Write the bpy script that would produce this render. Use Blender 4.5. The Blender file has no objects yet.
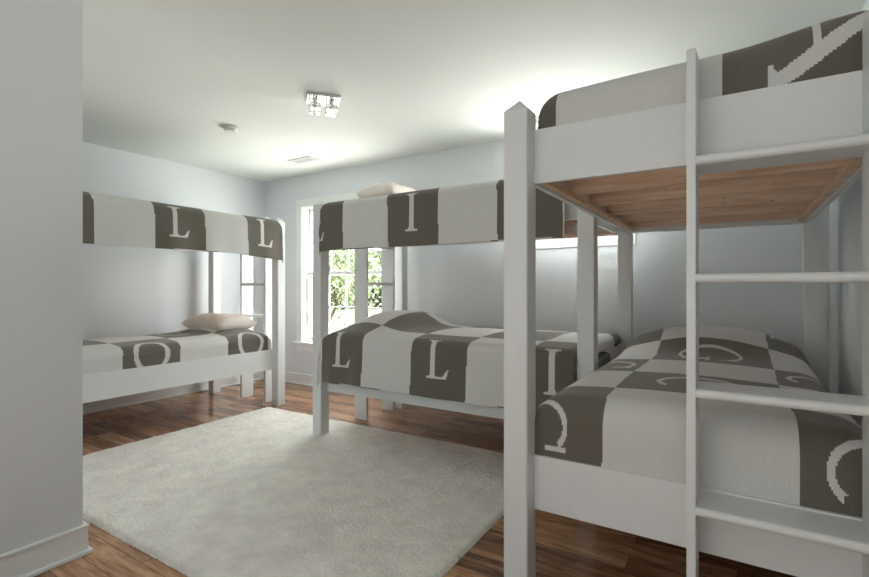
import bpy, bmesh, math, random
import numpy as np
from mathutils import Vector, Matrix, noise as mnoise

random.seed(4)
SC = bpy.context.scene
COL = SC.collection

# ------------------------------------------------------------------ camera
CAM_Z = 1.153
cd = bpy.data.cameras.new('camera')
cam = bpy.data.objects.new('camera', cd)
COL.objects.link(cam)
cam.location = (0, 0, CAM_Z)
cam.rotation_euler = (math.radians(90), 0, math.radians(32.31))
cd.sensor_fit = 'HORIZONTAL'
cd.sensor_width = 36.0
cd.lens = 478.5 / 869 * 36.0
cd.shift_y = -(288.5 - 286.75) / 869
cd.clip_start = 0.02
cd.clip_end = 300
SC.camera = cam

# ------------------------------------------------------------------ world, daylight, exposure
W = bpy.data.worlds.new('daylight')
SC.world = W
W.use_nodes = True
nt = W.node_tree
nt.nodes.clear()
sky = nt.nodes.new('ShaderNodeTexSky')
sky.sky_type = 'NISHITA'
sky.sun_elevation = math.radians(38)
sky.sun_rotation = math.radians(200)
sky.sun_disc = False
sky.air_density = 1.0
sky.dust_density = 3.0
bgn = nt.nodes.new('ShaderNodeBackground')
bgn.inputs[1].default_value = 0.10
won = nt.nodes.new('ShaderNodeOutputWorld')
nt.links.new(sky.outputs[0], bgn.inputs[0])
nt.links.new(bgn.outputs[0], won.inputs[0])


def area(name, loc, rot, sx, sy, power, color, spread=180):
    l = bpy.data.lights.new(name, 'AREA')
    l.shape = 'RECTANGLE'
    l.size = sx
    l.size_y = sy
    l.energy = power
    l.color = color
    l.spread = math.radians(spread)
    o = bpy.data.objects.new(name, l)
    COL.objects.link(o)
    o.location = loc
    o.rotation_euler = [math.radians(a) for a in rot]
    return o


sun = bpy.data.lights.new('sun', 'SUN')
sun.energy = 14.0
sun.angle = math.radians(2)
sun.color = (1.0, 0.99, 0.96)
so = bpy.data.objects.new('sun', sun)
COL.objects.link(so)
so.rotation_euler = (0, math.radians(48), math.radians(14))   # along the house, onto the trees

# portals guide the sampling of the sky through both back windows and the added rear opening
for nm, x, y, z, rx, sx, sz in (('portal_1', -3.63, 4.085, 1.30, -90, 1.40, 1.585), ('portal_2', -1.14, 4.085, 1.92, -90, 0.785, 0.705),
                                ('portal_3', -1.0, -2.045, 1.35, 90, 1.8, 1.5)):
    p = area(nm, (x, y, z), (rx, 0, 0), sx, sz, 1.0, (1, 1, 1))
    p.data.cycles.is_portal = True

# daylight through the back windows: the bright sky, and light thrown up by the sunlit ground
area('skylight_window_1', (-3.63, 4.16, 1.30), (-90, 0, 0), 1.40, 1.58, 48, (1.0, 0.985, 0.985))
area('ground_bounce_window_1', (-3.63, 4.18, 1.30), (-115, 0, 0), 1.40, 1.58, 9, (1.0, 0.97, 0.95))
area('skylight_window_2', (-1.14, 4.16, 1.92), (-90, 0, 0), 0.78, 0.70, 54, (1.0, 0.985, 0.97))
area('rear_fill', (-1.0, -2.06, 1.35), (90, 0, 0), 1.8, 1.5, 7, (0.84, 0.94, 1.0))  # added fill from behind the camera, set at the made-up rear window
area('rear_fill_up', (-1.0, -1.72, 0.64), (170, 0, 0), 1.8, 0.35, 20, (0.86, 0.95, 1.0))  # added fill aimed up at the ceiling, just inside the rear wall

SC.view_settings.view_transform = 'Standard'
SC.view_settings.look = 'None'
SC.view_settings.exposure = 0.44
SC.view_settings.gamma = 1.0
SC.view_settings.use_curve_mapping = False
SC.cycles.max_bounces = 12
SC.cycles.diffuse_bounces = 10
SC.cycles.transparent_max_bounces = 12
SC.cycles.use_denoising = True


# ------------------------------------------------------------------ materials
def new_mat(name):
    m = bpy.data.materials.new(name)
    m.use_nodes = True
    t = m.node_tree
    b = t.nodes['Principled BSDF']
    return m, t, b


def node(t, kind, **kw):
    n = t.nodes.new(kind)
    for k, v in kw.items():
        setattr(n, k, v)
    return n


def painted(name, col, rough=0.5, bump=0.02, scale=60, var=0.03):
    m, t, b = new_mat(name)
    tc = node(t, 'ShaderNodeTexCoord')
    nz = node(t, 'ShaderNodeTexNoise')
    nz.inputs['Scale'].default_value = scale
    nz.inputs['Detail'].default_value = 4
    t.links.new(tc.outputs['Object'], nz.inputs['Vector'])
    mx = node(t, 'ShaderNodeMix', data_type='RGBA')
    mx.inputs[6].default_value = (*[c * (1 - var) for c in col], 1)
    mx.inputs[7].default_value = (*[min(1, c * (1 + var)) for c in col], 1)
    t.links.new(nz.outputs['Fac'], mx.inputs[0])
    t.links.new(mx.outputs[2], b.inputs['Base Color'])
    bp = node(t, 'ShaderNodeBump')
    bp.inputs['Strength'].default_value = bump
    bp.inputs['Distance'].default_value = 0.01
    t.links.new(nz.outputs['Fac'], bp.inputs['Height'])
    t.links.new(bp.outputs[0], b.inputs['Normal'])
    b.inputs['Roughness'].default_value = rough
    return m


M_WALL = painted('wall_paint', (0.71, 0.73, 0.755), 0.55, 0.03, 180)
M_CEIL = painted('ceiling_paint', (0.70, 0.71, 0.675), 0.9, 0.02, 120)
M_TRIM = painted('trim_paint', (0.80, 0.81, 0.80), 0.35, 0.01, 40)
M_BUNK = painted('bunk_paint', (0.71, 0.72, 0.725), 0.38, 0.03, 25)
M_PLASTIC = painted('white_plastic', (0.62, 0.61, 0.58), 0.45, 0.0, 40)
M_VENT = painted('vent_paint', (0.70, 0.70, 0.67), 0.5, 0.0, 40)
M_SHEET = painted('pillow_cotton', (0.80, 0.74, 0.68), 0.9, 0.15, 90)
M_MATT = painted('mattress_ticking', (0.80, 0.79, 0.76), 0.9, 0.1, 120)


def pine_mat():
    m, t, b = new_mat('bare_pine')
    tc = node(t, 'ShaderNodeTexCoord')
    mp = node(t, 'ShaderNodeMapping')
    mp.inputs['Scale'].default_value = (1.2, 14, 14)
    nz = node(t, 'ShaderNodeTexNoise')
    nz.inputs['Scale'].default_value = 3.0
    nz.inputs['Detail'].default_value = 6
    nz.inputs['Distortion'].default_value = 0.6
    t.links.new(tc.outputs['Object'], mp.inputs[0])
    t.links.new(mp.outputs[0], nz.inputs['Vector'])
    cr = node(t, 'ShaderNodeValToRGB')
    cr.color_ramp.elements[0].position = 0.3
    cr.color_ramp.elements[0].color = (0.66, 0.44, 0.29, 1)
    cr.color_ramp.elements[1].position = 0.7
    cr.color_ramp.elements[1].color = (0.86, 0.68, 0.53, 1)
    t.links.new(nz.outputs['Fac'], cr.inputs[0])
    # knots
    vo = node(t, 'ShaderNodeTexVoronoi')
    mp2 = node(t, 'ShaderNodeMapping')
    mp2.inputs['Scale'].default_value = (2.2, 5, 9)
    t.links.new(tc.outputs['Object'], mp2.inputs[0])
    t.links.new(mp2.outputs[0], vo.inputs['Vector'])
    k = node(t, 'ShaderNodeValToRGB')
    k.color_ramp.elements[0].position = 0.05
    k.color_ramp.elements[0].color = (1, 1, 1, 1)
    k.color_ramp.elements[1].position = 0.12
    k.color_ramp.elements[1].color = (0, 0, 0, 1)
    t.links.new(vo.outputs['Distance'], k.inputs[0])
    mx = node(t, 'ShaderNodeMix', data_type='RGBA')
    t.links.new(k.outputs[0], mx.inputs[0])
    t.links.new(cr.outputs[0], mx.inputs[6])
    mx.inputs[7].default_value = (0.34, 0.19, 0.11, 1)
    t.links.new(mx.outputs[2], b.inputs['Base Color'])
    b.inputs['Roughness'].default_value = 0.7
    return m


M_PINE = pine_mat()


def floor_mat():
    m, t, b = new_mat('hardwood_planks')
    tc = node(t, 'ShaderNodeTexCoord')
    br = node(t, 'ShaderNodeTexBrick')
    br.offset = 0.37
    br.offset_frequency = 2
    br.inputs['Color1'].default_value = (0, 0, 0, 1)
    br.inputs['Color2'].default_value = (1, 1, 1, 1)
    br.inputs['Mortar'].default_value = (0.5, 0.5, 0.5, 1)
    br.inputs['Scale'].default_value = 1.0
    br.inputs['Mortar Size'].default_value = 0.0012
    br.inputs['Mortar Smooth'].default_value = 0.3
    br.inputs['Brick Width'].default_value = 1.05
    br.inputs['Row Height'].default_value = 0.115
    t.links.new(tc.outputs['Object'], br.inputs['Vector'])
    mp = node(t, 'ShaderNodeMapping')
    mp.inputs['Scale'].default_value = (1.6, 13, 1)
    # shift the grain from plank to plank
    ad = node(t, 'ShaderNodeVectorMath', operation='ADD')
    sc = node(t, 'ShaderNodeVectorMath', operation='SCALE')
    sc.inputs['Scale'].default_value = 7.0
    t.links.new(br.outputs['Color'], sc.inputs[0])
    t.links.new(tc.outputs['Object'], mp.inputs[0])
    t.links.new(mp.outputs[0], ad.inputs[0])
    t.links.new(sc.outputs[0], ad.inputs[1])
    nz = node(t, 'ShaderNodeTexNoise')
    nz.inputs['Scale'].default_value = 2.2
    nz.inputs['Detail'].default_value = 8
    nz.inputs['Roughness'].default_value = 0.65
    nz.inputs['Distortion'].default_value = 0.8
    t.links.new(ad.outputs[0], nz.inputs['Vector'])
    cr = node(t, 'ShaderNodeValToRGB')
    e = cr.color_ramp.elements
    e[0].position = 0.28
    e[0].color = (0.11, 0.050, 0.026, 1)
    e[1].position = 0.75
    e[1].color = (0.62, 0.38, 0.22, 1)
    e2 = e.new(0.5)
    e2.color = (0.34, 0.175, 0.095, 1)
    mm = node(t, 'ShaderNodeMath', operation='MULTIPLY_ADD')
    t.links.new(br.outputs['Color'], mm.inputs[0])
    mm.inputs[1].default_value = 0.26
    mm.inputs[2].default_value = -0.13
    aa = node(t, 'ShaderNodeMath', operation='ADD')
    t.links.new(nz.outputs['Fac'], aa.inputs[0])
    t.links.new(mm.outputs[0], aa.inputs[1])
    t.links.new(aa.outputs[0], cr.inputs[0])
    mx = node(t, 'ShaderNodeMix', data_type='RGBA')
    t.links.new(br.outputs['Fac'], mx.inputs[0])
    t.links.new(cr.outputs[0], mx.inputs[6])
    mx.inputs[7].default_value = (0.03, 0.014, 0.008, 1)
    t.links.new(mx.outputs[2], b.inputs['Base Color'])
    bp = node(t, 'ShaderNodeBump')
    bp.inputs['Strength'].default_value = 0.12
    bp.inputs['Distance'].default_value = 0.004
    t.links.new(nz.outputs['Fac'], bp.inputs['Height'])
    t.links.new(bp.outputs[0], b.inputs['Normal'])
    b.inputs['Roughness'].default_value = 0.17
    return m


M_FLOOR = floor_mat()


def rug_mat():
    m, t, b = new_mat('shag_wool')
    tc = node(t, 'ShaderNodeTexCoord')
    nz = node(t, 'ShaderNodeTexNoise')
    nz.inputs['Scale'].default_value = 6
    nz.inputs['Detail'].default_value = 8
    nz.inputs['Roughness'].default_value = 0.75
    t.links.new(tc.outputs['Object'], nz.inputs['Vector'])
    cr = node(t, 'ShaderNodeValToRGB')
    cr.color_ramp.elements[0].position = 0.3
    cr.color_ramp.elements[0].color = (0.66, 0.635, 0.585, 1)
    cr.color_ramp.elements[1].position = 0.7
    cr.color_ramp.elements[1].color = (0.92, 0.895, 0.84, 1)
    t.links.new(nz.outputs['Fac'], cr.inputs[0])
    t.links.new(cr.outputs[0], b.inputs['Base Color'])
    n2 = node(t, 'ShaderNodeTexNoise')
    n2.inputs['Scale'].default_value = 75
    n2.inputs['Detail'].default_value = 3
    t.links.new(tc.outputs['Object'], n2.inputs['Vector'])
    bp = node(t, 'ShaderNodeBump')
    bp.inputs['Strength'].default_value = 0.9
    bp.inputs['Distance'].default_value = 0.010
    t.links.new(n2.outputs['Fac'], bp.inputs['Height'])
    t.links.new(bp.outputs[0], b.inputs['Normal'])
    b.inputs['Roughness'].default_value = 1.0
    b.inputs['Sheen Weight'].default_value = 0.2
    return m


M_RUG = rug_mat()


def blanket_mat():
    m, t, b = new_mat('knit_blanket')
    at = node(t, 'ShaderNodeAttribute', attribute_name='taupe')
    mx = node(t, 'ShaderNodeMix', data_type='RGBA')
    mx.inputs[6].default_value = (0.725, 0.72, 0.705, 1)
    mx.inputs[7].default_value = (0.155, 0.137, 0.110, 1)
    t.links.new(at.outputs['Fac'], mx.inputs[0])
    uv = node(t, 'ShaderNodeUVMap')
    nz = node(t, 'ShaderNodeTexNoise')
    nz.inputs['Scale'].default_value = 260
    nz.inputs['Detail'].default_value = 2
    t.links.new(uv.outputs[0], nz.inputs['Vector'])
    wv = node(t, 'ShaderNodeTexWave')
    wv.bands_direction = 'Y'
    wv.inputs['Scale'].default_value = 60
    wv.inputs['Distortion'].default_value = 1.0
    t.links.new(uv.outputs[0], wv.inputs['Vector'])
    ml = node(t, 'ShaderNodeMix', data_type='RGBA', blend_type='MULTIPLY')
    ml.inputs[0].default_value = 0.28
    t.links.new(mx.outputs[2], ml.inputs[6])
    t.links.new(nz.outputs['Fac'], ml.inputs[7])
    t.links.new(ml.outputs[2], b.inputs['Base Color'])
    ad = node(t, 'ShaderNodeMath', operation='ADD')
    t.links.new(nz.outputs['Fac'], ad.inputs[0])
    t.links.new(wv.outputs['Fac'], ad.inputs[1])
    bp = node(t, 'ShaderNodeBump')
    bp.inputs['Strength'].default_value = 0.25
    bp.inputs['Distance'].default_value = 0.003
    t.links.new(ad.outputs[0], bp.inputs['Height'])
    t.links.new(bp.outputs[0], b.inputs['Normal'])
    b.inputs['Roughness'].default_value = 0.95
    b.inputs['Sheen Weight'].default_value = 0.25
    return m


M_BLANKET = blanket_mat()


def simple(name, col, rough=0.5, metal=0.0, trans=0.0, ior=1.45):
    m, t, b = new_mat(name)
    nz = node(t, 'ShaderNodeTexNoise')
    nz.inputs['Scale'].default_value = 30
    mx = node(t, 'ShaderNodeMix', data_type='RGBA')
    mx.inputs[6].default_value = (*[c * 0.94 for c in col], 1)
    mx.inputs[7].default_value = (*col, 1)
    t.links.new(nz.outputs['Fac'], mx.inputs[0])
    t.links.new(mx.outputs[2], b.inputs['Base Color'])
    b.inputs['Roughness'].default_value = rough
    b.inputs['Metallic'].default_value = metal
    b.inputs['Transmission Weight'].default_value = trans
    b.inputs['IOR'].default_value = ior
    return m


M_CHROME = simple('polished_chrome', (0.62, 0.62, 0.60), 0.18, 1.0)
M_CRYSTAL = simple('clear_crystal', (0.95, 0.97, 0.95), 0.02, 0.0, 1.0, 1.5)
M_BULB = simple('frosted_bulb', (0.90, 0.90, 0.85), 0.3)
M_BARK = painted('tree_bark', (0.16, 0.12, 0.09), 0.9, 0.6, 14, 0.3)
M_GRASS = painted('lawn_grass', (0.36, 0.40, 0.26), 0.95, 0.4, 3, 0.25)
M_SOCKET = painted('dark_slot', (0.05, 0.05, 0.05), 0.6, 0.0, 20)


def pane_mat():
    m = bpy.data.materials.new('window_glass')
    m.use_nodes = True
    t = m.node_tree
    t.nodes.clear()
    tr = node(t, 'ShaderNodeBsdfTransparent')
    tr.inputs[0].default_value = (0.95, 0.97, 0.96, 1)
    gl = node(t, 'ShaderNodeBsdfGlossy')
    gl.inputs['Roughness'].default_value = 0.02
    lw = node(t, 'ShaderNodeLayerWeight')
    pw = node(t, 'ShaderNodeMath', operation='POWER')
    pw.inputs[1].default_value = 4.0
    fr = node(t, 'ShaderNodeMath', operation='MULTIPLY_ADD')
    fr.inputs[1].default_value = 0.6
    fr.inputs[2].default_value = 0.03
    t.links.new(lw.outputs['Facing'], pw.inputs[0])
    t.links.new(pw.outputs[0], fr.inputs[0])
    mx = node(t, 'ShaderNodeMixShader')
    out = node(t, 'ShaderNodeOutputMaterial')
    t.links.new(fr.outputs[0], mx.inputs[0])
    t.links.new(tr.outputs[0], mx.inputs[1])
    t.links.new(gl.outputs[0], mx.inputs[2])
    t.links.new(mx.outputs[0], out.inputs[0])
    return m


M_PANE = pane_mat()


def leaf_mat():
    m, t, b = new_mat('pale_leaves')
    tc = node(t, 'ShaderNodeTexCoord')
    nz = node(t, 'ShaderNodeTexNoise')
    nz.inputs['Scale'].default_value = 1.3
    t.links.new(tc.outputs['Object'], nz.inputs['Vector'])
    cr = node(t, 'ShaderNodeValToRGB')
    cr.color_ramp.elements[0].color = (0.30, 0.38, 0.20, 1)
    cr.color_ramp.elements[1].color = (0.72, 0.78, 0.56, 1)
    cr.color_ramp.elements[0].position = 0.35
    cr.color_ramp.elements[1].position = 0.65
    t.links.new(nz.outputs['Fac'], cr.inputs[0])
    t.links.new(cr.outputs[0], b.inputs['Base Color'])
    b.inputs['Roughness'].default_value = 0.6
    b.inputs['Subsurface Weight'].default_value = 0.0
    return m


M_LEAF = leaf_mat()


# ------------------------------------------------------------------ mesh helpers
def bx(bm, x0, x1, y0, y1, z0, z1, bev=0.0, mi=0):
    vs = [bm.verts.new((x, y, z)) for x in (x0, x1) for y in (y0, y1) for z in (z0, z1)]
    f = []
    for q in ((0, 1, 3, 2), (4, 6, 7, 5), (0, 4, 5, 1), (2, 3, 7, 6), (0, 2, 6, 4), (1, 5, 7, 3)):
        fc = bm.faces.new([vs[i] for i in q])
        fc.material_index = mi
        f.append(fc)
    if bev > 0:
        ed = list({e for fc in f for e in fc.edges})
        bmesh.ops.bevel(bm, geom=ed, offset=bev, segments=2, profile=0.6, affect='EDGES')


def cyl(bm, p, r, h, n=32, r2=None, axis='Z'):
    mt = Matrix.Translation(Vector(p) + (Vector((0, 0, h / 2)) if axis == 'Z' else Vector((0, 0, 0))))
    bmesh.ops.create_cone(bm, cap_ends=True, segments=n, radius1=r, radius2=r if r2 is None else r2, depth=h, matrix=mt)


def obj(name, bm, mat, parent=None, smooth=False):
    me = bpy.data.meshes.new(name)
    bmesh.ops.recalc_face_normals(bm, faces=bm.faces[:])
    bm.to_mesh(me)
    bm.free()
    for mm in (mat if isinstance(mat, (list, tuple)) else [mat]):
        me.materials.append(mm)
    if smooth:
        me.shade_smooth()
    o = bpy.data.objects.new(name, me)
    COL.objects.link(o)
    if parent:
        o.parent = parent
    return o


def boxobj(name, b, mat, parent=None, bev=0.0):
    bm = bmesh.new()
    bx(bm, *b, bev)
    return obj(name, bm, mat, parent)


def tag(o, label, cat, group=None):
    o['label'] = label
    o['category'] = cat
    if group:
        o['group'] = group
    return o


def thing(name, label, cat, loc=(0, 0, 0), rz=0, group=None):
    o = bpy.data.objects.new(name, None)
    COL.objects.link(o)
    o.location = loc
    o.rotation_euler = (0, 0, rz)
    o.empty_display_size = 0.1
    return tag(o, label, cat, group)


def struct(o):
    o['kind'] = 'structure'
    return o


# ------------------------------------------------------------------ the room
XL, XR, YB, YR, XS, YS, H = -5.006, 0.50, 3.942, -1.90, -2.39, 0.935, 2.466
T = 0.14
struct(boxobj('floor', (XL - T, XR + T, YR - T, YB + T, -0.12, 0), M_FLOOR))
struct(boxobj('ceiling', (XL - T, XR + T, YR - T, YB + T, H, H + 0.12), M_CEIL))
struct(boxobj('wall_left', (XL - T, XL, YS - T, YB + T, 0, H), M_WALL))
struct(boxobj('wall_front', (XL, XS, YS - T, YS, 0, H), M_WALL))
struct(boxobj('wall_side', (XS - T, XS, YR, YS - T, 0, H), M_WALL))


def wall_with_holes(name, x0, x1, y0, y1, holes):
    bm = bmesh.new()
    xs = x0
    for hx0, hx1, hz0, hz1 in holes:
        bx(bm, xs, hx0, y0, y1, 0, H)
        bx(bm, hx0, hx1, y0, y1, 0, hz0)
        bx(bm, hx0, hx1, y0, y1, hz1, H)
        xs = hx1
    bx(bm, xs, x1, y0, y1, 0, H)
    return struct(obj(name, bm, M_WALL))


W1 = (-4.333, -2.93, 0.505, 2.09)      # window 1: x0, x1, z0, z1 of the opening
W2 = (-1.53, -0.745, 1.565, 2.27)
W3 = (-1.9, -0.1, 0.6, 2.1)  # added opening in the unseen rear wall, made for the fill light
wall_with_holes('wall_back', XL, XR, YB, YB + T, [W1, W2])
bm = bmesh.new()
bx(bm, XR, XR + T, YR - T, -1.1, 0, H)
bx(bm, XR, XR + T, -1.1, 0.4, 0, 0.6)  # added opening, out of view, to brighten the right side
bx(bm, XR, XR + T, -1.1, 0.4, 2.1, H)
bx(bm, XR, XR + T, 0.4, YB + T, 0, H)
struct(obj('wall_right', bm, M_WALL))
wall_with_holes('wall_rear', XS - T, XR, YR - T, YR, [W3])


def window(name, w, y, out, muntins, zmid, low_rows, sill=True):
    """out=+1: the outdoors lies towards +Y"""
    x0, x1, z0, z1 = w
    root = bpy.data.objects.new(name, None)
    COL.objects.link(root)
    struct(root)
    c = 0.088
    bm = bmesh.new()
    def b(xa, xb, ya, yb, za, zb, bev=0.003):
        ya, yb = y + out * ya, y + out * yb
        bx(bm, xa, xb, min(ya, yb), max(ya, yb), za, zb, bev)
    # casing
    b(x0 - c, x0, -0.02, 0.0, z0, z1)
    b(x1, x1 + c, -0.02, 0.0, z0, z1)
    b(x0 - c, x1 + c, -0.022, 0.0, z1, z1 + c)
    if not sill:
        b(x0 - c, x1 + c, -0.02, 0.0, z0 - c, z0)
    # jamb lining
    b(x0 - 0.004, x0 + 0.014, 0.0, 0.135, z0, z1, 0)
    b(x1 - 0.014, x1 + 0.004, 0.0, 0.135, z0, z1, 0)
    b(x0 + 0.014, x1 - 0.014, 0.0, 0.135, z1 - 0.014, z1 + 0.004, 0)
    b(x0 + 0.014, x1 - 0.014, 0.0, 0.135, z0 - 0.004, z0 + 0.014, 0)
    obj('window_frame', bm, M_TRIM, root)
    if sill:
        bm = bmesh.new()
        b(x0 - c - 0.025, x1 + c + 0.025, -0.055, 0.0, z0 - 0.028, z0, 0.006)
        b(x0 - c, x1 + c, -0.018, 0.0, z0 - 0.105, z0 - 0.028)
        obj('window_sill', bm, M_TRIM, root)
    # the two sashes
    for nm, za, zb, ya in (('lower_sash', z0 + 0.014, zmid + 0.02, 0.045), ('upper_sash', zmid - 0.02, z1 - 0.014, 0.085)):
        bm = bmesh.new()
        xa, xb = x0 + 0.014, x1 - 0.014
        s = 0.035
        b(xa, xa + s, ya, ya + 0.032, za, zb)
        b(xb - s, xb, ya, ya + 0.032, za, zb)
        b(xa + s, xb - s, ya, ya + 0.032, zb - (0.04 if nm[0] == 'l' else s), zb)
        b(xa + s, xb - s, ya, ya + 0.032, za, za + (0.055 if nm[0] == 'l' else 0.04))
        for mx_ in muntins:
            b(mx_ - 0.008, mx_ + 0.008, ya + 0.006, ya + 0.026, za + 0.04, zb - 0.035, 0)
        if low_rows:
            zc = (za + zb) / 2
            b(xa + s, xb - s, ya + 0.006, ya + 0.026, zc - 0.008, zc + 0.008, 0)
        sh = obj('sash', bm, M_TRIM, root)
        bm = bmesh.new()
        b(xa + s, xb - s, ya + 0.014, ya + 0.018, za + 0.04, zb - 0.035, 0)
        obj('pane', bm, M_PANE, sh)
    return root


window('window_1', W1, YB, 1, [-3.97, -3.705, -3.44, -3.17], 1.307, True)
window('window_2', W2, YB, 1, [-1.27, -1.0], 1.92, False, sill=False)
window('added_rear_window', W3, YR, -1, [-1.45, -1.0, -0.55], 1.35, True)  # made-up window behind the camera, added to carry the rear fill
w4 = window('added_right_window', (-0.75, 0.75, 0.6, 2.1), 0.0, 1, [-0.4, 0.0, 0.4], 1.35, True)  # made-up window out of view, added for more light on the right
w4.rotation_euler = (0, 0, math.radians(-90))
w4.location = (XR, -0.35, 0)


def baseboard(name, a0, a1, w, axis, side, ext=(0, 0, 0)):
    """runs from a0 to a1 along the axis on the wall face at w, sticking out towards side"""
    bm = bmesh.new()
    for (d, z0, z1, bv), e in zip(((0.015, 0, 0.112, 0.001), (0.020, 0.1125, 0.126, 0.004), (0.030, 0, 0.018, 0.006)), ext):
        lo, hi = min(w, w + side * d), max(w, w + side * d)
        if axis == 'x':
            bx(bm, a0, a1 + e, lo, hi, z0, z1, bv)
        else:
            bx(bm, lo, hi, a0, a1 + e, z0, z1, bv)
    return struct(obj(name, bm, M_TRIM))


baseboard('baseboard_back', XL, XR, YB, 'x', -1)
baseboard('baseboard_left', YS, YB, XL, 'y', 1)
baseboard('baseboard_right', YR, YB, XR, 'y', -1)
baseboard('baseboard_front', XL, XS, YS, 'x', 1)
baseboard('baseboard_side', YR, YS, XS, 'y', 1, (0.015, 0.020, 0.030))

# ------------------------------------------------------------------ bunk beds
BW = 1.134      # width over the posts
PS = 0.089      # post section


def make_bunk(label, loc, rz, L, lad, board=False):
    """local frame: x over the width, y from the ladder end (0) to the other end, z from the floor"""
    root = thing('bunk_bed', label, 'bunk bed', loc, rz, 'white built-in bunk beds')
    for px in (0, BW - PS):
        for py in (0, L - PS):
            bm = bmesh.new()
            bx(bm, px, px + PS, py, py + PS, 0, 1.785)
            # shallow pyramid cap
            top = [v for v in bm.verts if v.co.z > 1.7]
            bmesh.ops.bevel(bm, geom=[e for e in bm.edges if abs(e.verts[0].co.z - e.verts[1].co.z) > 1], offset=0.003, segments=2, affect='EDGES')
            tf = max(bm.faces, key=lambda f: f.calc_center_median().z)
            r = bmesh.ops.poke(bm, faces=[tf])
            for v in r['verts']:
                v.co.z += 0.045
            obj('post', bm, M_BUNK, root)
    inset, th = 0.066, 0.022
    for z0, z1, tier in ((1.527, 1.722, 'upper'), (0.348, 0.543, 'lower')):
        for y in (inset, L - inset - th):
            boxobj(tier + '_end_rail', (PS, BW - PS, y, y + th, z0, z1), M_BUNK, root, 0.002)
        for x in (inset, BW - inset - th):
            boxobj(tier + '_side_rail', (x, x + th, PS, L - PS, z0, z1), M_BUNK, root, 0.002)
        xi0, xi1 = inset + th, BW - inset - th
        yi0, yi1 = inset + th, L - inset - th
        # ledgers under the joist ends
        for x in (xi0, xi1 - 0.03):
            boxobj('ledger', (x, x + 0.03, PS + 0.002, L - PS - 0.002, z0 + 0.008, z0 + 0.030), M_PINE, root)
        n = 6
        for k in range(n):
            yj = yi0 + 0.055 + k * (yi1 - yi0 - 0.10) / (n - 1)
            boxobj('bed_slat', (xi0, xi1, yj, yj + 0.038, z0 + 0.031, z0 + 0.115), M_PINE, root, 0.001)
        boxobj('deck_board', (xi0, xi1, yi0, yi1, z0 + 0.116, z0 + 0.130), M_PINE, root)
        # mattress
        bm = bmesh.new()
        mt = 0.11 if tier == 'upper' else 0.205
        bx(bm, xi0 + 0.035, xi1 - 0.035, yi0 + 0.035, yi1 - 0.035, z0 + 0.131, z0 + 0.131 + mt, 0.035)
        obj('mattress', bm, M_MATT, root, True)
    # ladder screwed to the end rails: two stiles and four flat treads with a rounded nose
    l0, l1 = lad
    for x in (l0, l1 - 0.023):
        bm = bmesh.new()
        ya, yb = -0.074, 0.0655
        prof = [(ya, 0), (yb, 0), (yb, 1.852), (ya, 1.822)]
        vs = [[bm.verts.new((xx, p[0], p[1])) for p in prof] for xx in (x, x + 0.023)]
        bm.faces.new(vs[0])
        bm.faces.new(vs[1][::-1])
        for i in range(4):
            bm.faces.new([vs[0][i], vs[1][i], vs[1][(i + 1) % 4], vs[0][(i + 1) % 4]])
        bmesh.ops.bevel(bm, geom=bm.edges[:], offset=0.002, segments=2, affect='EDGES')
        obj('ladder_stile', bm, M_BUNK, root)
    for z in (1.494, 1.164, 0.841, 0.511):
        bm = bmesh.new()
        t2 = 0.013
        pr = [(0.0655, z), (0.0655, z + 2 * t2)]
        for k in range(9):
            a = math.pi / 2 + math.pi * k / 8
            pr.append((-0.066 + t2 * math.cos(a), z + t2 + t2 * math.sin(a)))
        vs = [[bm.verts.new((xx, p[0], p[1])) for p in pr] for xx in (l0 + 0.0232, l1 - 0.0232)]
        bm.faces.new(vs[0])
        bm.faces.new(vs[1][::-1])
        for i in range(len(pr)):
            j = (i + 1) % len(pr)
            bm.faces.new([vs[0][i], vs[1][i], vs[1][j], vs[0][j]])
        obj('ladder_tread', bm, M_BUNK, root)
    if board:
        boxobj('support_board', (BW - 0.0005, BW + 0.019, L - 0.075, L - 0.005, 0, 1.527), M_BUNK, root, 0.002)
    return root


make_bunk('large white bunk bed in the right foreground, ladder across its near end', (-0.713, 1.594, 0), 0, 2.04, (0.592, 1.013), True)
make_bunk('white bunk bed standing in front of the big window, between the other two bunks', (-2.762, 3.745, 0), math.radians(-90), 2.116, (0.175, 0.575))
make_bunk('white bunk bed along the far left wall, half hidden by the near wall corner', (-3.746, 3.185, 0), math.radians(180), 2.04, (0.215, 0.612))


# ------------------------------------------------------------------ lettered blankets
def g_I(x, y, h, s=1.0):
    a = abs(y)
    st = abs(x) < 0.017 * s
    se = (a > h / 2 - 0.011 * s) & (a < h / 2) & (abs(x) < 0.046 * s)
    br = (a > h / 2 - 0.026 * s) & (a < h / 2) & (abs(x) < 0.017 * s + (a - (h / 2 - 0.026 * s)) * 0.8)
    return (st & (a < h / 2)) | se | br


def g_L(x, y, h, s=1.0):
    x2 = x + 0.035 * s
    r = g_I(x2, y, h, s)
    yb = y + h / 2
    foot = (yb > 0) & (yb < 0.013 * s) & (x2 > -0.046 * s) & (x2 < 0.100 * s)
    spur = (yb > 0) & (yb < 0.062 * s) & (x2 < 0.100 * s + yb * 0.25) & (x2 > 0.100 * s + yb * 0.25 - (0.036 * s - yb * 0.45))
    return r | foot | spur


def ring(x, y, a, b, ta, tb):
    o = (x / a) ** 2 + (y / b) ** 2 < 1
    i = (x / (a - ta)) ** 2 + (y / (b - tb)) ** 2 < 1
    return o & ~i


def g_O(x, y, h, s=1.0):
    return ring(x, y, h * 0.46, h * 0.5, 0.036 * s, 0.030 * s)


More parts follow.
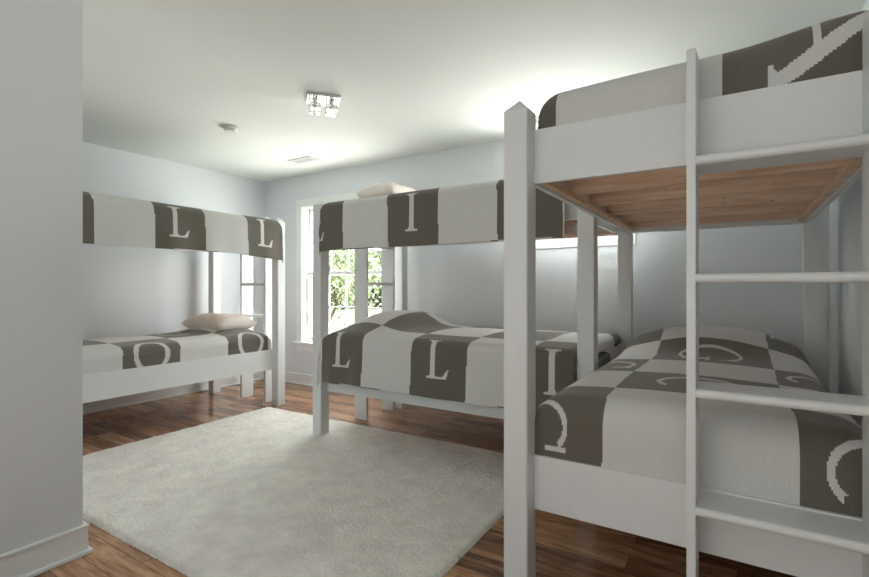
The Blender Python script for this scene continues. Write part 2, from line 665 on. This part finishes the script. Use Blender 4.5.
def g_C(x, y, h, s=1.0):
    r = ring(x, y, h * 0.47, h * 0.5, 0.030 * s, 0.020 * s) & ~((x > h * 0.24) & (abs(y) < h * 0.36))
    v = (abs(x - h * 0.325) < 0.010 * s) & (y > h * 0.16) & (y < h * 0.48)
    return r | v


def g_G(x, y, h, s=1.0):
    r = ring(x, y, h * 0.47, h * 0.5, 0.034 * s, 0.016 * s) & ~((x > h * 0.18) & (y < h * 0.28) & (y > -h * 0.05)) & ~((x > h * 0.36) & (y < 0.28 * h))
    v = (abs(x - h * 0.34) < 0.007 * s) & (y > h * 0.16) & (y < h * 0.46)
    st = (abs(x - h * 0.29) < 0.017 * s) & (y < -0.02 * h) & (y > -h * 0.43)
    sf = (abs(y + 0.02 * h) < 0.007 * s) & (abs(x - h * 0.29) < 0.05 * s)
    return r | v | st | sf


def g_A(x, y, h, s=1.0):
    k = (h / 2 - y) / h          # 0 at the apex, 1 at the feet
    inn = (k > 0) & (k < 1)
    rl = inn & (abs(x - 0.55 * h * k) < 0.026 * s)
    ll = inn & (abs(x + 0.55 * h * k) < 0.012 * s)
    bar = (abs(y + 0.17 * h) < 0.009 * s) & (abs(x) < 0.55 * h * k)
    yb = y + h / 2
    sf = (yb > 0) & (yb < 0.012) & ((abs(x - 0.55 * h) < 0.065 * s) | (abs(x + 0.55 * h) < 0.05 * s))
    br = (yb > 0) & (yb < 0.04) & (abs(x - 0.545 * h) < 0.026 * s + (0.04 - yb) * 0.7)
    return rl | ll | bar | sf | br


GL = {'A': g_A, 'I': g_I, 'L': g_L, 'O': g_O, 'C': g_C, 'G': g_G}


def prof(u, e0, e1, rr):
    """fold a sheet coordinate u over the two edges e0 < e1 of the bed: returns (position, drop)"""
    r, rh = rr if isinstance(rr, tuple) else (rr, rr)
    c = math.pi * r / 4
    pos = u.copy()
    drop = np.zeros_like(u)
    # low edge
    d = u - (e0 + r - 2 * c + c)      # d = 0 in the middle of the bend
    m = d < -c
    pos[m] = e0
    drop[m] = r + (-c - d[m])
    m = (d >= -c) & (d <= c)
    th = (c - d[m]) / (2 * c) * math.pi / 2
    pos[m] = e0 + r - r * np.sin(th)
    drop[m] = r * (1 - np.cos(th))
    # high edge
    r = rh
    c = math.pi * r / 4
    d = (e1 - r + c) - u
    m = d < -c
    pos[m] = e1
    drop[m] = r + (-c - d[m])
    m = (d >= -c) & (d <= c)
    th = (c - d[m]) / (2 * c) * math.pi / 2
    pos[m] = e1 - r + r * np.sin(th)
    drop[m] = r * (1 - np.cos(th))
    return pos, drop


def vnoise(x, y, seed):
    rng = np.random.RandomState(seed)
    out = np.zeros_like(x)
    for k in range(7):
        a = rng.uniform(0, 2 * math.pi)
        f = rng.uniform(3, 11)
        out += np.sin((x * math.cos(a) + y * math.sin(a)) * f + rng.uniform(0, 6.28)) / (1 + f * 0.18)
    return out / 3.2


def blanket(label, axis, P, Q, U, V, ztop, cell, par, letters, step, rp=0.05, rq=0.05,
            dome=0.02, humps=(), wave=0.006, wfreq=22, seed=1, xdir=1, hemcut=None, maxdrop=(9, 9, 9, 9), shift=None):
    """axis 'x': p = X, q = Y; 'yl': p = Y, q = -X (seen from +X); 'y': p = Y, q = X.
    P, Q: bed edges along p and q over which the sheet folds; U, V: extent of the sheet (unfolded);
    cell = (p offset, p size, q offset, q size); letters {(i, j): (glyph, dx, dy, h, s)}"""
    nu = int((U[1] - U[0]) / step)
    nv = int((V[1] - V[0]) / step)
    u1 = np.linspace(U[0], U[1], nu + 1)
    v1 = np.linspace(V[0], V[1], nv + 1)
    UU, VV = np.meshgrid(u1, v1, indexing='ij')
    p1, dp1 = prof(u1, P[0], P[1], rp)
    q1, dq1 = prof(v1, Q[0], Q[1], rq)
    p, dp = np.meshgrid(p1, v1, indexing='ij')[0], np.meshgrid(dp1, v1, indexing='ij')[0]
    q, dq = np.meshgrid(u1, q1, indexing='ij')[1], np.meshgrid(u1, dq1, indexing='ij')[1]
    lowp = UU < (P[0] + P[1]) / 2
    lowq = VV < (Q[0] + Q[1]) / 2
    dp = np.minimum(dp, np.where(lowp, maxdrop[0], maxdrop[1]))
    dq = np.minimum(dq, np.where(lowq, maxdrop[2], maxdrop[3]))
    fr = (p - P[0]) / (P[1] - P[0])
    gr = (q - Q[0]) / (Q[1] - Q[0])
    z = ztop + dome * (4 * gr * (1 - gr) - 0.5) * np.clip(1 - (dp + dq) / 0.1, 0, 1)
    drop = np.sqrt(dp ** 2 + dq ** 2)
    top = np.clip(1 - drop / 0.06, 0, 1)
    for (hp, hq, sp, sq, hh) in humps:
        e = ((p - hp) / sp) ** 2 + ((q - hq) / sq) ** 2
        z = z + hh * np.exp(-e ** 1.6) * np.clip(1.15 - drop / 0.12, 0, 1)
    z = z + 0.006 * vnoise(p * 1.3, q * 1.3, seed) * top
    hang = np.clip((dq - 0.05) / 0.25, 0, 1.2)
    fold = np.sin(UU * wfreq + 1.3 * np.sin(UU * 3.1 + seed)) * wave * hang * (0.6 + 0.4 * np.sin(UU * 5 + seed))
    q = q + np.where(lowq, -1, 1) * (np.abs(wave) * 0.9 * hang + fold)
    hang2 = np.clip((dp - 0.05) / 0.25, 0, 1.2)
    fold2 = np.sin(VV * wfreq) * wave * hang2
    p = p + np.where(lowp, -1, 1) * (wave * 0.9 * hang2 + fold2)
    if hemcut is not None:
        drop = drop * hemcut(p)
    if shift is not None:
        p = shift(p, q)
    z = z - drop
    if axis == 'x':
        X, Y = p, q
    elif axis == 'yl':
        X, Y = -q, p
    else:
        X, Y = q, p
    origin = (float(X.mean()), float(Y.mean()), float(z.min()))
    co = np.stack([X - origin[0], Y - origin[1], z - origin[2]], -1).reshape(-1, 3)
    idx = np.arange((nu + 1) * (nv + 1)).reshape(nu + 1, nv + 1)
    f = np.stack([idx[:-1, :-1], idx[1:, :-1], idx[1:, 1:], idx[:-1, 1:]], -1).reshape(-1, 4)
    if axis == 'y':
        f = f[:, ::-1]
    nf = len(f)
    me = bpy.data.meshes.new('lettered_blanket')
    me.vertices.add(len(co))
    me.vertices.foreach_set('co', co.astype(np.float32).ravel())
    me.loops.add(nf * 4)
    me.loops.foreach_set('vertex_index', f.ravel().astype(np.int32))
    me.polygons.add(nf)
    me.polygons.foreach_set('loop_start', np.arange(0, nf * 4, 4, dtype=np.int32))
    me.polygons.foreach_set('loop_total', np.full(nf, 4, dtype=np.int32))
    me.update(calc_edges=True)
    uvl = me.uv_layers.new(name='UVMap')
    uvc = np.stack([UU.ravel(), VV.ravel()], -1)[f.ravel()]
    uvl.data.foreach_set('uv', uvc.astype(np.float32).ravel())
    # which faces are knitted in taupe
    uc = ((UU[:-1, :-1] + UU[1:, 1:]) / 2)
    vc = ((VV[:-1, :-1] + VV[1:, 1:]) / 2)
    # a slightly uneven knit: the squares do not run dead straight
    uw = uc + 0.006 * np.sin(vc * 6 + seed)
    vw = vc + 0.006 * np.sin(uc * 5 + seed * 2)
    ci = np.floor((uw - cell[0]) / cell[1]).astype(int)
    cj = np.floor((vw - cell[2]) / cell[3]).astype(int)
    tp = ((ci + cj + par) % 2 == 0)
    res = tp.copy()
    for (i, j), (g, dx, dy, h, s) in letters.items():
        cx = cell[0] + (i + 0.5) * cell[1] + dx
        cy = cell[2] + (j + 0.5) * cell[3] + dy
        res &= ~(GL[g]((uc - cx) * xdir, vc - cy, h, s) & tp & (ci == i) & (cj == j))
    att = me.attributes.new('taupe', 'FLOAT', 'FACE')
    att.data.foreach_set('value', res.ravel().astype(np.float32))
    me.materials.append(M_BLANKET)
    me.shade_smooth()
    o = bpy.data.objects.new('lettered_blanket', me)
    COL.objects.link(o)
    o.location = origin
    so = o.modifiers.new('thickness', 'SOLIDIFY')
    so.thickness = 0.006
    so.offset = -1.0
    return tag(o, label, 'blanket', 'checkered letter blankets on the bunks')


# upper bunk of the far left bed: hangs over the rail
blanket('checkered taupe and cream blanket with letters on top bunk of the far left bed', 'yl', (1.16, 3.12), (3.712, 4.77), (0.95, 3.30), (3.385, 4.92),
        1.81, (1.515, 0.405, 3.385, 0.53), 1,
        {(1, 0): ('L', -0.01, -0.04, 0.25, 1), (3, 0): ('L', -0.01, -0.04, 0.25, 1), (-1, 0): ('I', 0, 0, 0.25, 1)}, 0.007, rp=0.06, rq=0.09, seed=3,
        hemcut=lambda p: 1 + 0.10 * np.clip((p - 2.6) / 0.5, 0, 1), maxdrop=(0.12, 0.13, 9, 0.1), wave=0.006)
# upper bunk of the middle bed
blanket('checkered taupe and cream blanket with a letter I hanging over middle top bunk', 'x', (-2.668, -0.80), (2.598, 3.70), (-2.80, -0.74), (2.24, 3.85),
        1.80, (-2.84, 0.41, 2.24, 0.53), 0,
        {(0, 0): ('L', -0.07, -0.06, 0.25, 1), (2, 0): ('I', -0.01, -0.035, 0.26, 1), (4, 0): ('L', -0.07, -0.04, 0.25, 1)}, 0.007, rp=0.07, rq=0.045, seed=5,
        maxdrop=(0.16, 0.3, 9, 0.1), wave=0.005)
# lower bunk of the middle bed
blanket('checkered blanket with two large letters L hanging over middle lower bunk', 'x', (-2.655, -0.742), (2.578, 3.68), (-2.76, -0.70), (2.225, 3.85),
        0.822, (-2.646, 0.415, 2.225, 0.56), 0,
        {(0, 0): ('L', 0.01, -0.02, 0.27, 1), (2, 0): ('L', 0, -0.02, 0.27, 1), (4, 0): ('I', -0.085, -0.03, 0.27, 1)}, 0.007, rp=(0.13, 0.05), rq=0.06, seed=8,
        humps=((-2.36, 3.25, 0.27, 0.52, 0.12),), dome=0.03, maxdrop=(0.16, 0.2, 9, 0.1), shift=lambda p, q: p + 0.05 * np.clip((q - 2.78) / 0.15, 0, 1) * np.clip((p + 1.2) / 0.4, 0, 1), wave=0.010)
# lower bunk of the far left bed: tucked inside the rail
blanket('checkered blanket with letters O tucked into lower bunk of the far left bed', 'yl', (1.24, 3.08), (3.83, 4.77), (1.12, 3.20), (3.65, 4.92),
        0.71, (1.760, 0.432, 3.54, 0.53), 0,
        {(0, 0): ('O', -0.01, -0.02, 0.30, 1), (2, 0): ('O', 0.02, -0.02, 0.30, 1), (1, 1): ('C', 0, 0, 0.28, 1), (-1, 1): ('C', 0, 0, 0.28, 1)}, 0.008, rp=0.07, rq=0.07, seed=11,
        dome=0.03, humps=((2.84, 4.32, 0.24, 0.38, 0.05),), maxdrop=(0.12, 0.10, 0.20, 0.1))
# lower bunk of the near bed
blanket('checkered blanket with letters C and G on lower bunk of the near right bed', 'y', (1.672, 3.52), (-0.648, 0.352), (1.48, 3.66), (-0.80, 0.50),
        0.760, (1.905, 0.425, -0.392, 0.535), 0,
        {(-1, -1): ('C', -0.0825, 0.03, 0.25, 0.85), (-1, 1): ('C', -0.085, -0.08, 0.25, 0.95), (0, 0): ('C', 0, 0, 0.30, 1), (1, -1): ('C', 0, 0.10, 0.27, 1),
         (1, 1): ('C', 0, -0.10, 0.27, 1), (2, 0): ('G', 0.0, 0, 0.30, 1), (3, 1): ('I', 0, -0.1, 0.3, 1)}, 0.0045, rp=0.10, rq=0.11, seed=14, xdir=-1,
        dome=0.03, humps=((3.44, -0.14, 0.34, 0.48, 0.135),), maxdrop=(0.235, 0.10, 0.205, 0.205), wave=0.0)
# upper bunk of the near bed
blanket('checkered blanket with one big letter on top bunk of the near right bed', 'y', (1.674, 3.52), (-0.612, 0.315), (1.49, 3.66), (-0.70, 0.345),
        1.875, (2.00, 0.51, -0.554, 0.51), 0,
        {(-1, 1): ('A', 0.005, 0.035, 0.34, 0.9)}, 0.0045, rp=0.09, rq=(0.09, 0.04), seed=17, xdir=-1,
        dome=0.01, maxdrop=(0.185, 0.10, 0.17, 0.16), wave=0.0, humps=((1.95, 0.38, 0.5, 0.30, 0.05),))


# ------------------------------------------------------------------ pillows
def pillow(label, loc, sx, sy, sz, rz):
    bm = bmesh.new()
    n = 28
    g = {}
    for side in (1, -1):
        for i in range(n + 1):
            for j in range(n + 1):
                a, b = 2 * i / n - 1, 2 * j / n - 1
                edge = max(abs(a), abs(b))
                if side == -1 and edge > 0.999:
                    g[(side, i, j)] = g[(1, i, j)]
                    continue
                t = max(0.0, (1 - a ** 4)) ** 0.5 * max(0.0, (1 - b ** 4)) ** 0.5
                zz = side * sz / 2 * t * (1 if side == 1 else 0.7)
                w = 0.006 * math.sin(a * 9 + b * 4) * t
                pin = 1 - 0.05 * (1 - abs(a * b)) * edge
                g[(side, i, j)] = bm.verts.new((a * sx / 2 * pin, b * sy / 2 * pin, zz + w))
    for side in (1, -1):
        for i in range(n):
            for j in range(n):
                q = [g[(side, i, j)], g[(side, i + 1, j)], g[(side, i + 1, j + 1)], g[(side, i, j + 1)]]
                try:
                    bm.faces.new(q if side == 1 else q[::-1])
                except ValueError:
                    pass
    o = obj('pillow', bm, M_SHEET, None, True)
    o.location = loc
    o.rotation_euler = (0, 0, math.radians(rz))
    return tag(o, label, 'pillow')


pillow('pale pillow at the window end of the far left lower bunk', (-4.34, 2.87, 0.785), 0.62, 0.42, 0.20, 0)
pillow('pale pillow poking up above the blanket on the middle top bunk', (-2.40, 3.17, 1.880), 0.34, 0.60, 0.21, 6)

# ------------------------------------------------------------------ rug
def make_rug():
    x0, x1, y0, y1 = -3.75, -1.005, 1.068, 3.0
    st = 0.011
    nx, ny = int((x1 - x0) / st), int((y1 - y0) / st)
    rng = np.random.RandomState(2)
    X, Y = np.meshgrid(np.linspace(x0, x1, nx + 1), np.linspace(y0, y1, ny + 1), indexing='ij')
    hgt = 0.021 + 0.0012 * rng.randn(*X.shape) + 0.0025 * vnoise(X * 4, Y * 4, 4) + 0.002 * vnoise(X * 9, Y * 9, 6)
    ed = np.minimum(np.minimum(X - x0, x1 - X), np.minimum(Y - y0, y1 - Y))
    hgt = np.where(ed < 1e-6, 0.0015, hgt * np.clip(0.45 + ed / 0.03, 0, 1))
    Xj = X + np.where(ed > 1e-6, rng.randn(*X.shape) * 0.002, rng.randn(*X.shape) * 0.0012)
    Yj = Y + np.where(ed > 1e-6, rng.randn(*X.shape) * 0.002, rng.randn(*X.shape) * 0.0012)
    co = np.stack([Xj, Yj, np.maximum(hgt, 0.0015)], -1).reshape(-1, 3)
    co[:, 0] -= (x0 + x1) / 2
    co[:, 1] -= (y0 + y1) / 2
    idx = np.arange((nx + 1) * (ny + 1)).reshape(nx + 1, ny + 1)
    f = np.stack([idx[:-1, :-1], idx[1:, :-1], idx[1:, 1:], idx[:-1, 1:]], -1).reshape(-1, 4)
    # tufts: little upright blades of pile
    nt_ = 90000
    tx = rng.uniform(x0 + 0.004, x1 - 0.004, nt_) - (x0 + x1) / 2
    ty = rng.uniform(y0 + 0.004, y1 - 0.004, nt_) - (y0 + y1) / 2
    ang = rng.uniform(0, 6.283, nt_)
    hh = rng.uniform(0.009, 0.016, nt_)
    wd = 0.0022
    lean = rng.randn(nt_, 2) * 0.007
    b0 = len(co)
    t = np.zeros((nt_, 3, 3))
    t[:, 0, 0] = tx + np.cos(ang) * wd
    t[:, 0, 1] = ty + np.sin(ang) * wd
    t[:, 1, 0] = tx - np.cos(ang) * wd
    t[:, 1, 1] = ty - np.sin(ang) * wd
    t[:, 0:2, 2] = 0.010
    t[:, 2, 0] = tx + lean[:, 0]
    t[:, 2, 1] = ty + lean[:, 1]
    t[:, 2, 2] = 0.010 + hh
    co = np.concatenate([co, t.reshape(-1, 3)])
    tri = (b0 + np.arange(nt_ * 3)).reshape(-1, 3)
    me = bpy.data.meshes.new('shag_rug')
    me.vertices.add(len(co))
    me.vertices.foreach_set('co', co.astype(np.float32).ravel())
    me.loops.add(len(f) * 4 + len(tri) * 3)
    me.loops.foreach_set('vertex_index', np.concatenate([f.ravel(), tri.ravel()]).astype(np.int32))
    me.polygons.add(len(f) + len(tri))
    ls = np.concatenate([np.arange(0, len(f) * 4, 4), len(f) * 4 + np.arange(0, len(tri) * 3, 3)])
    me.polygons.foreach_set('loop_start', ls.astype(np.int32))
    me.polygons.foreach_set('loop_total', np.concatenate([np.full(len(f), 4), np.full(len(tri), 3)]).astype(np.int32))
    me.update(calc_edges=True)
    me.materials.append(M_RUG)
    o = bpy.data.objects.new('shag_rug', me)
    COL.objects.link(o)
    o.location = ((x0 + x1) / 2 + 0.012, (y0 + y1) / 2 + 0.010, 0.0)
    o.rotation_euler = (0, 0, math.radians(0.7))
    return tag(o, 'large cream shag rug on the hardwood floor between the bunks', 'rug')


make_rug()

# ------------------------------------------------------------------ ceiling things
cl = thing('ceiling_light', 'chrome flush ceiling light with clear glass cube shades', 'ceiling light', (-2.43, 2.395, H), math.radians(50))
boxobj('mounting_plate', (-0.112, 0.112, -0.086, 0.086, -0.022, -0.0005), M_CHROME, cl, 0.003)
for sx in (-0.056, 0.056):
    for sy in (-0.045, 0.045):
        bm = bmesh.new()
        cyl(bm, (sx, sy, -0.045), 0.016, 0.023, 20)
        sk = obj('lamp_socket', bm, M_CHROME, cl, False)
        bm = bmesh.new()
        o_ = 0.036
        bx(bm, sx - o_, sx + o_, sy - o_, sy + o_, -0.100, -0.026, 0.003)
        sh = obj('glass_shade', bm, M_CRYSTAL, cl)
        bm = bmesh.new()
        bmesh.ops.create_uvsphere(bm, u_segments=16, v_segments=10, radius=0.015, matrix=Matrix.Translation((sx, sy, -0.060)))
        bu = obj('bulb', bm, M_BULB, cl, True)
    pl = bpy.data.lights.new('fixture_fill', 'POINT')  # added fill below the fixture, whose own bulbs are unlit
    pl.energy = 0.25
    pl.shadow_soft_size = 0.05
    pl.color = (1.0, 0.97, 0.92)
    po = bpy.data.objects.new('fixture_fill', pl)
    COL.objects.link(po)
    po.parent = bu
    po.location = (sx, sy, -0.16)

sd = thing('smoke_detector', 'round white smoke detector on the ceiling left of the light fixture', 'smoke detector', (-3.52, 2.43, H))
bm = bmesh.new()
cyl(bm, (0, 0, -0.014), 0.072, 0.0135, 40)
obj('base_ring', bm, M_PLASTIC, sd)
bm = bmesh.new()
cyl(bm, (0, 0, -0.040), 0.046, 0.025, 40, 0.062)
obj('sensor_housing', bm, M_PLASTIC, sd)
bm = bmesh.new()
cyl(bm, (0.015, 0, -0.0435), 0.010, 0.0034, 20)
obj('test_button', bm, M_VENT, sd)

for loc, lb in (((-3.79, 3.46, H), 'white ceiling air vent in front of the big window'),
                ((-1.33, 3.62, H), 'white ceiling air vent above the high small window, behind near bunk post')):
    v = thing('ceiling_vent', lb, 'air vent', loc, 0, 'ceiling air vents')
    bm = bmesh.new()
    bx(bm, -0.16, 0.16, -0.075, -0.055, -0.010, -0.0005, 0.002)
    bx(bm, -0.16, 0.16, 0.055, 0.075, -0.010, -0.0005, 0.002)
    bx(bm, -0.16, -0.14, -0.055, 0.055, -0.010, -0.0005, 0.002)
    bx(bm, 0.14, 0.16, -0.055, 0.055, -0.010, -0.0005, 0.002)
    obj('frame', bm, M_VENT, v)
    bm = bmesh.new()
    for k in range(7):
        y = -0.048 + k * 0.016
        vs = [bm.verts.new(c) for c in ((-0.14, y - 0.006, -0.002), (0.14, y - 0.006, -0.002), (0.14, y + 0.005, -0.011), (-0.14, y + 0.005, -0.011),
                                         (-0.14, y - 0.006, -0.0005), (0.14, y - 0.006, -0.0005), (0.14, y + 0.006, -0.0095), (-0.14, y + 0.006, -0.0095))]
        for q in ((0, 1, 2, 3), (4, 5, 6, 7), (0, 1, 5, 4), (2, 3, 7, 6), (0, 3, 7, 4), (1, 2, 6, 5)):
            bm.faces.new([vs[i] for i in q])
    obj('louvre', bm, M_VENT, v)

# ------------------------------------------------------------------ outdoors, seen through the big window
struct(boxobj('ground', (-60, 40, 4.2, 80, -3.2, -3.0), M_GRASS))


def tree(label, x, y, h, r, seed):
    rt = thing('leafy_tree', label, 'tree', (x, y, -3.0), 0, 'trees outside the big window')
    rng = random.Random(seed)
    bm = bmesh.new()
    for (a, b, r0, r1) in [((0, 0, 0), (0.1, 0, h * 0.55), 0.16, 0.10)] + [
            ((0.1, 0, h * (0.3 + 0.06 * k)), (math.cos(k * 2.4) * r * 0.6, math.sin(k * 2.4) * r * 0.6, h * (0.55 + 0.07 * k)), 0.07, 0.03) for k in range(5)]:
        a, b = Vector(a), Vector(b)
        d = b - a
        m = Matrix.Translation((a + b) / 2) @ d.to_track_quat('Z', 'Y').to_matrix().to_4x4()
        bmesh.ops.create_cone(bm, cap_ends=True, segments=10, radius1=r0, radius2=r1, depth=d.length, matrix=m)
    obj('trunk', bm, M_BARK, rt, True)
    nr = np.random.RandomState(seed)
    n = 9000
    cl_ = nr.randn(26, 3) * np.array([r * 0.45, r * 0.45, h * 0.20]) + np.array([0, 0, h * 0.62])
    c = cl_[nr.randint(0, 26, n)] + nr.randn(n, 3) * 0.34
    d1 = nr.randn(n, 3)
    d1 /= np.linalg.norm(d1, axis=1)[:, None]
    d2 = np.cross(d1, nr.randn(n, 3))
    d2 /= np.linalg.norm(d2, axis=1)[:, None]
    s = 0.075
    q = np.stack([c - d1 * s, c + d2 * s * 0.5, c + d1 * s, c - d2 * s * 0.5], 1).reshape(-1, 3)
    me = bpy.data.meshes.new('foliage')
    me.from_pydata(q.tolist(), [], np.arange(n * 4).reshape(-1, 4).tolist())
    me.materials.append(M_LEAF)
    o = bpy.data.objects.new('foliage', me)
    COL.objects.link(o)
    o.parent = rt


tree('leafy green tree outside the big window, seen through its left panes', -10.2, 9.6, 7.2, 1.9, 3)
tree('leafy green tree outside the big window, seen just right of the middle bunk post', -17.5, 17.5, 9.5, 2.2, 5)
tree('leafy green tree outside, seen between the ladder stiles of the middle bunk', -7.4, 15.5, 8.5, 2.0, 7)
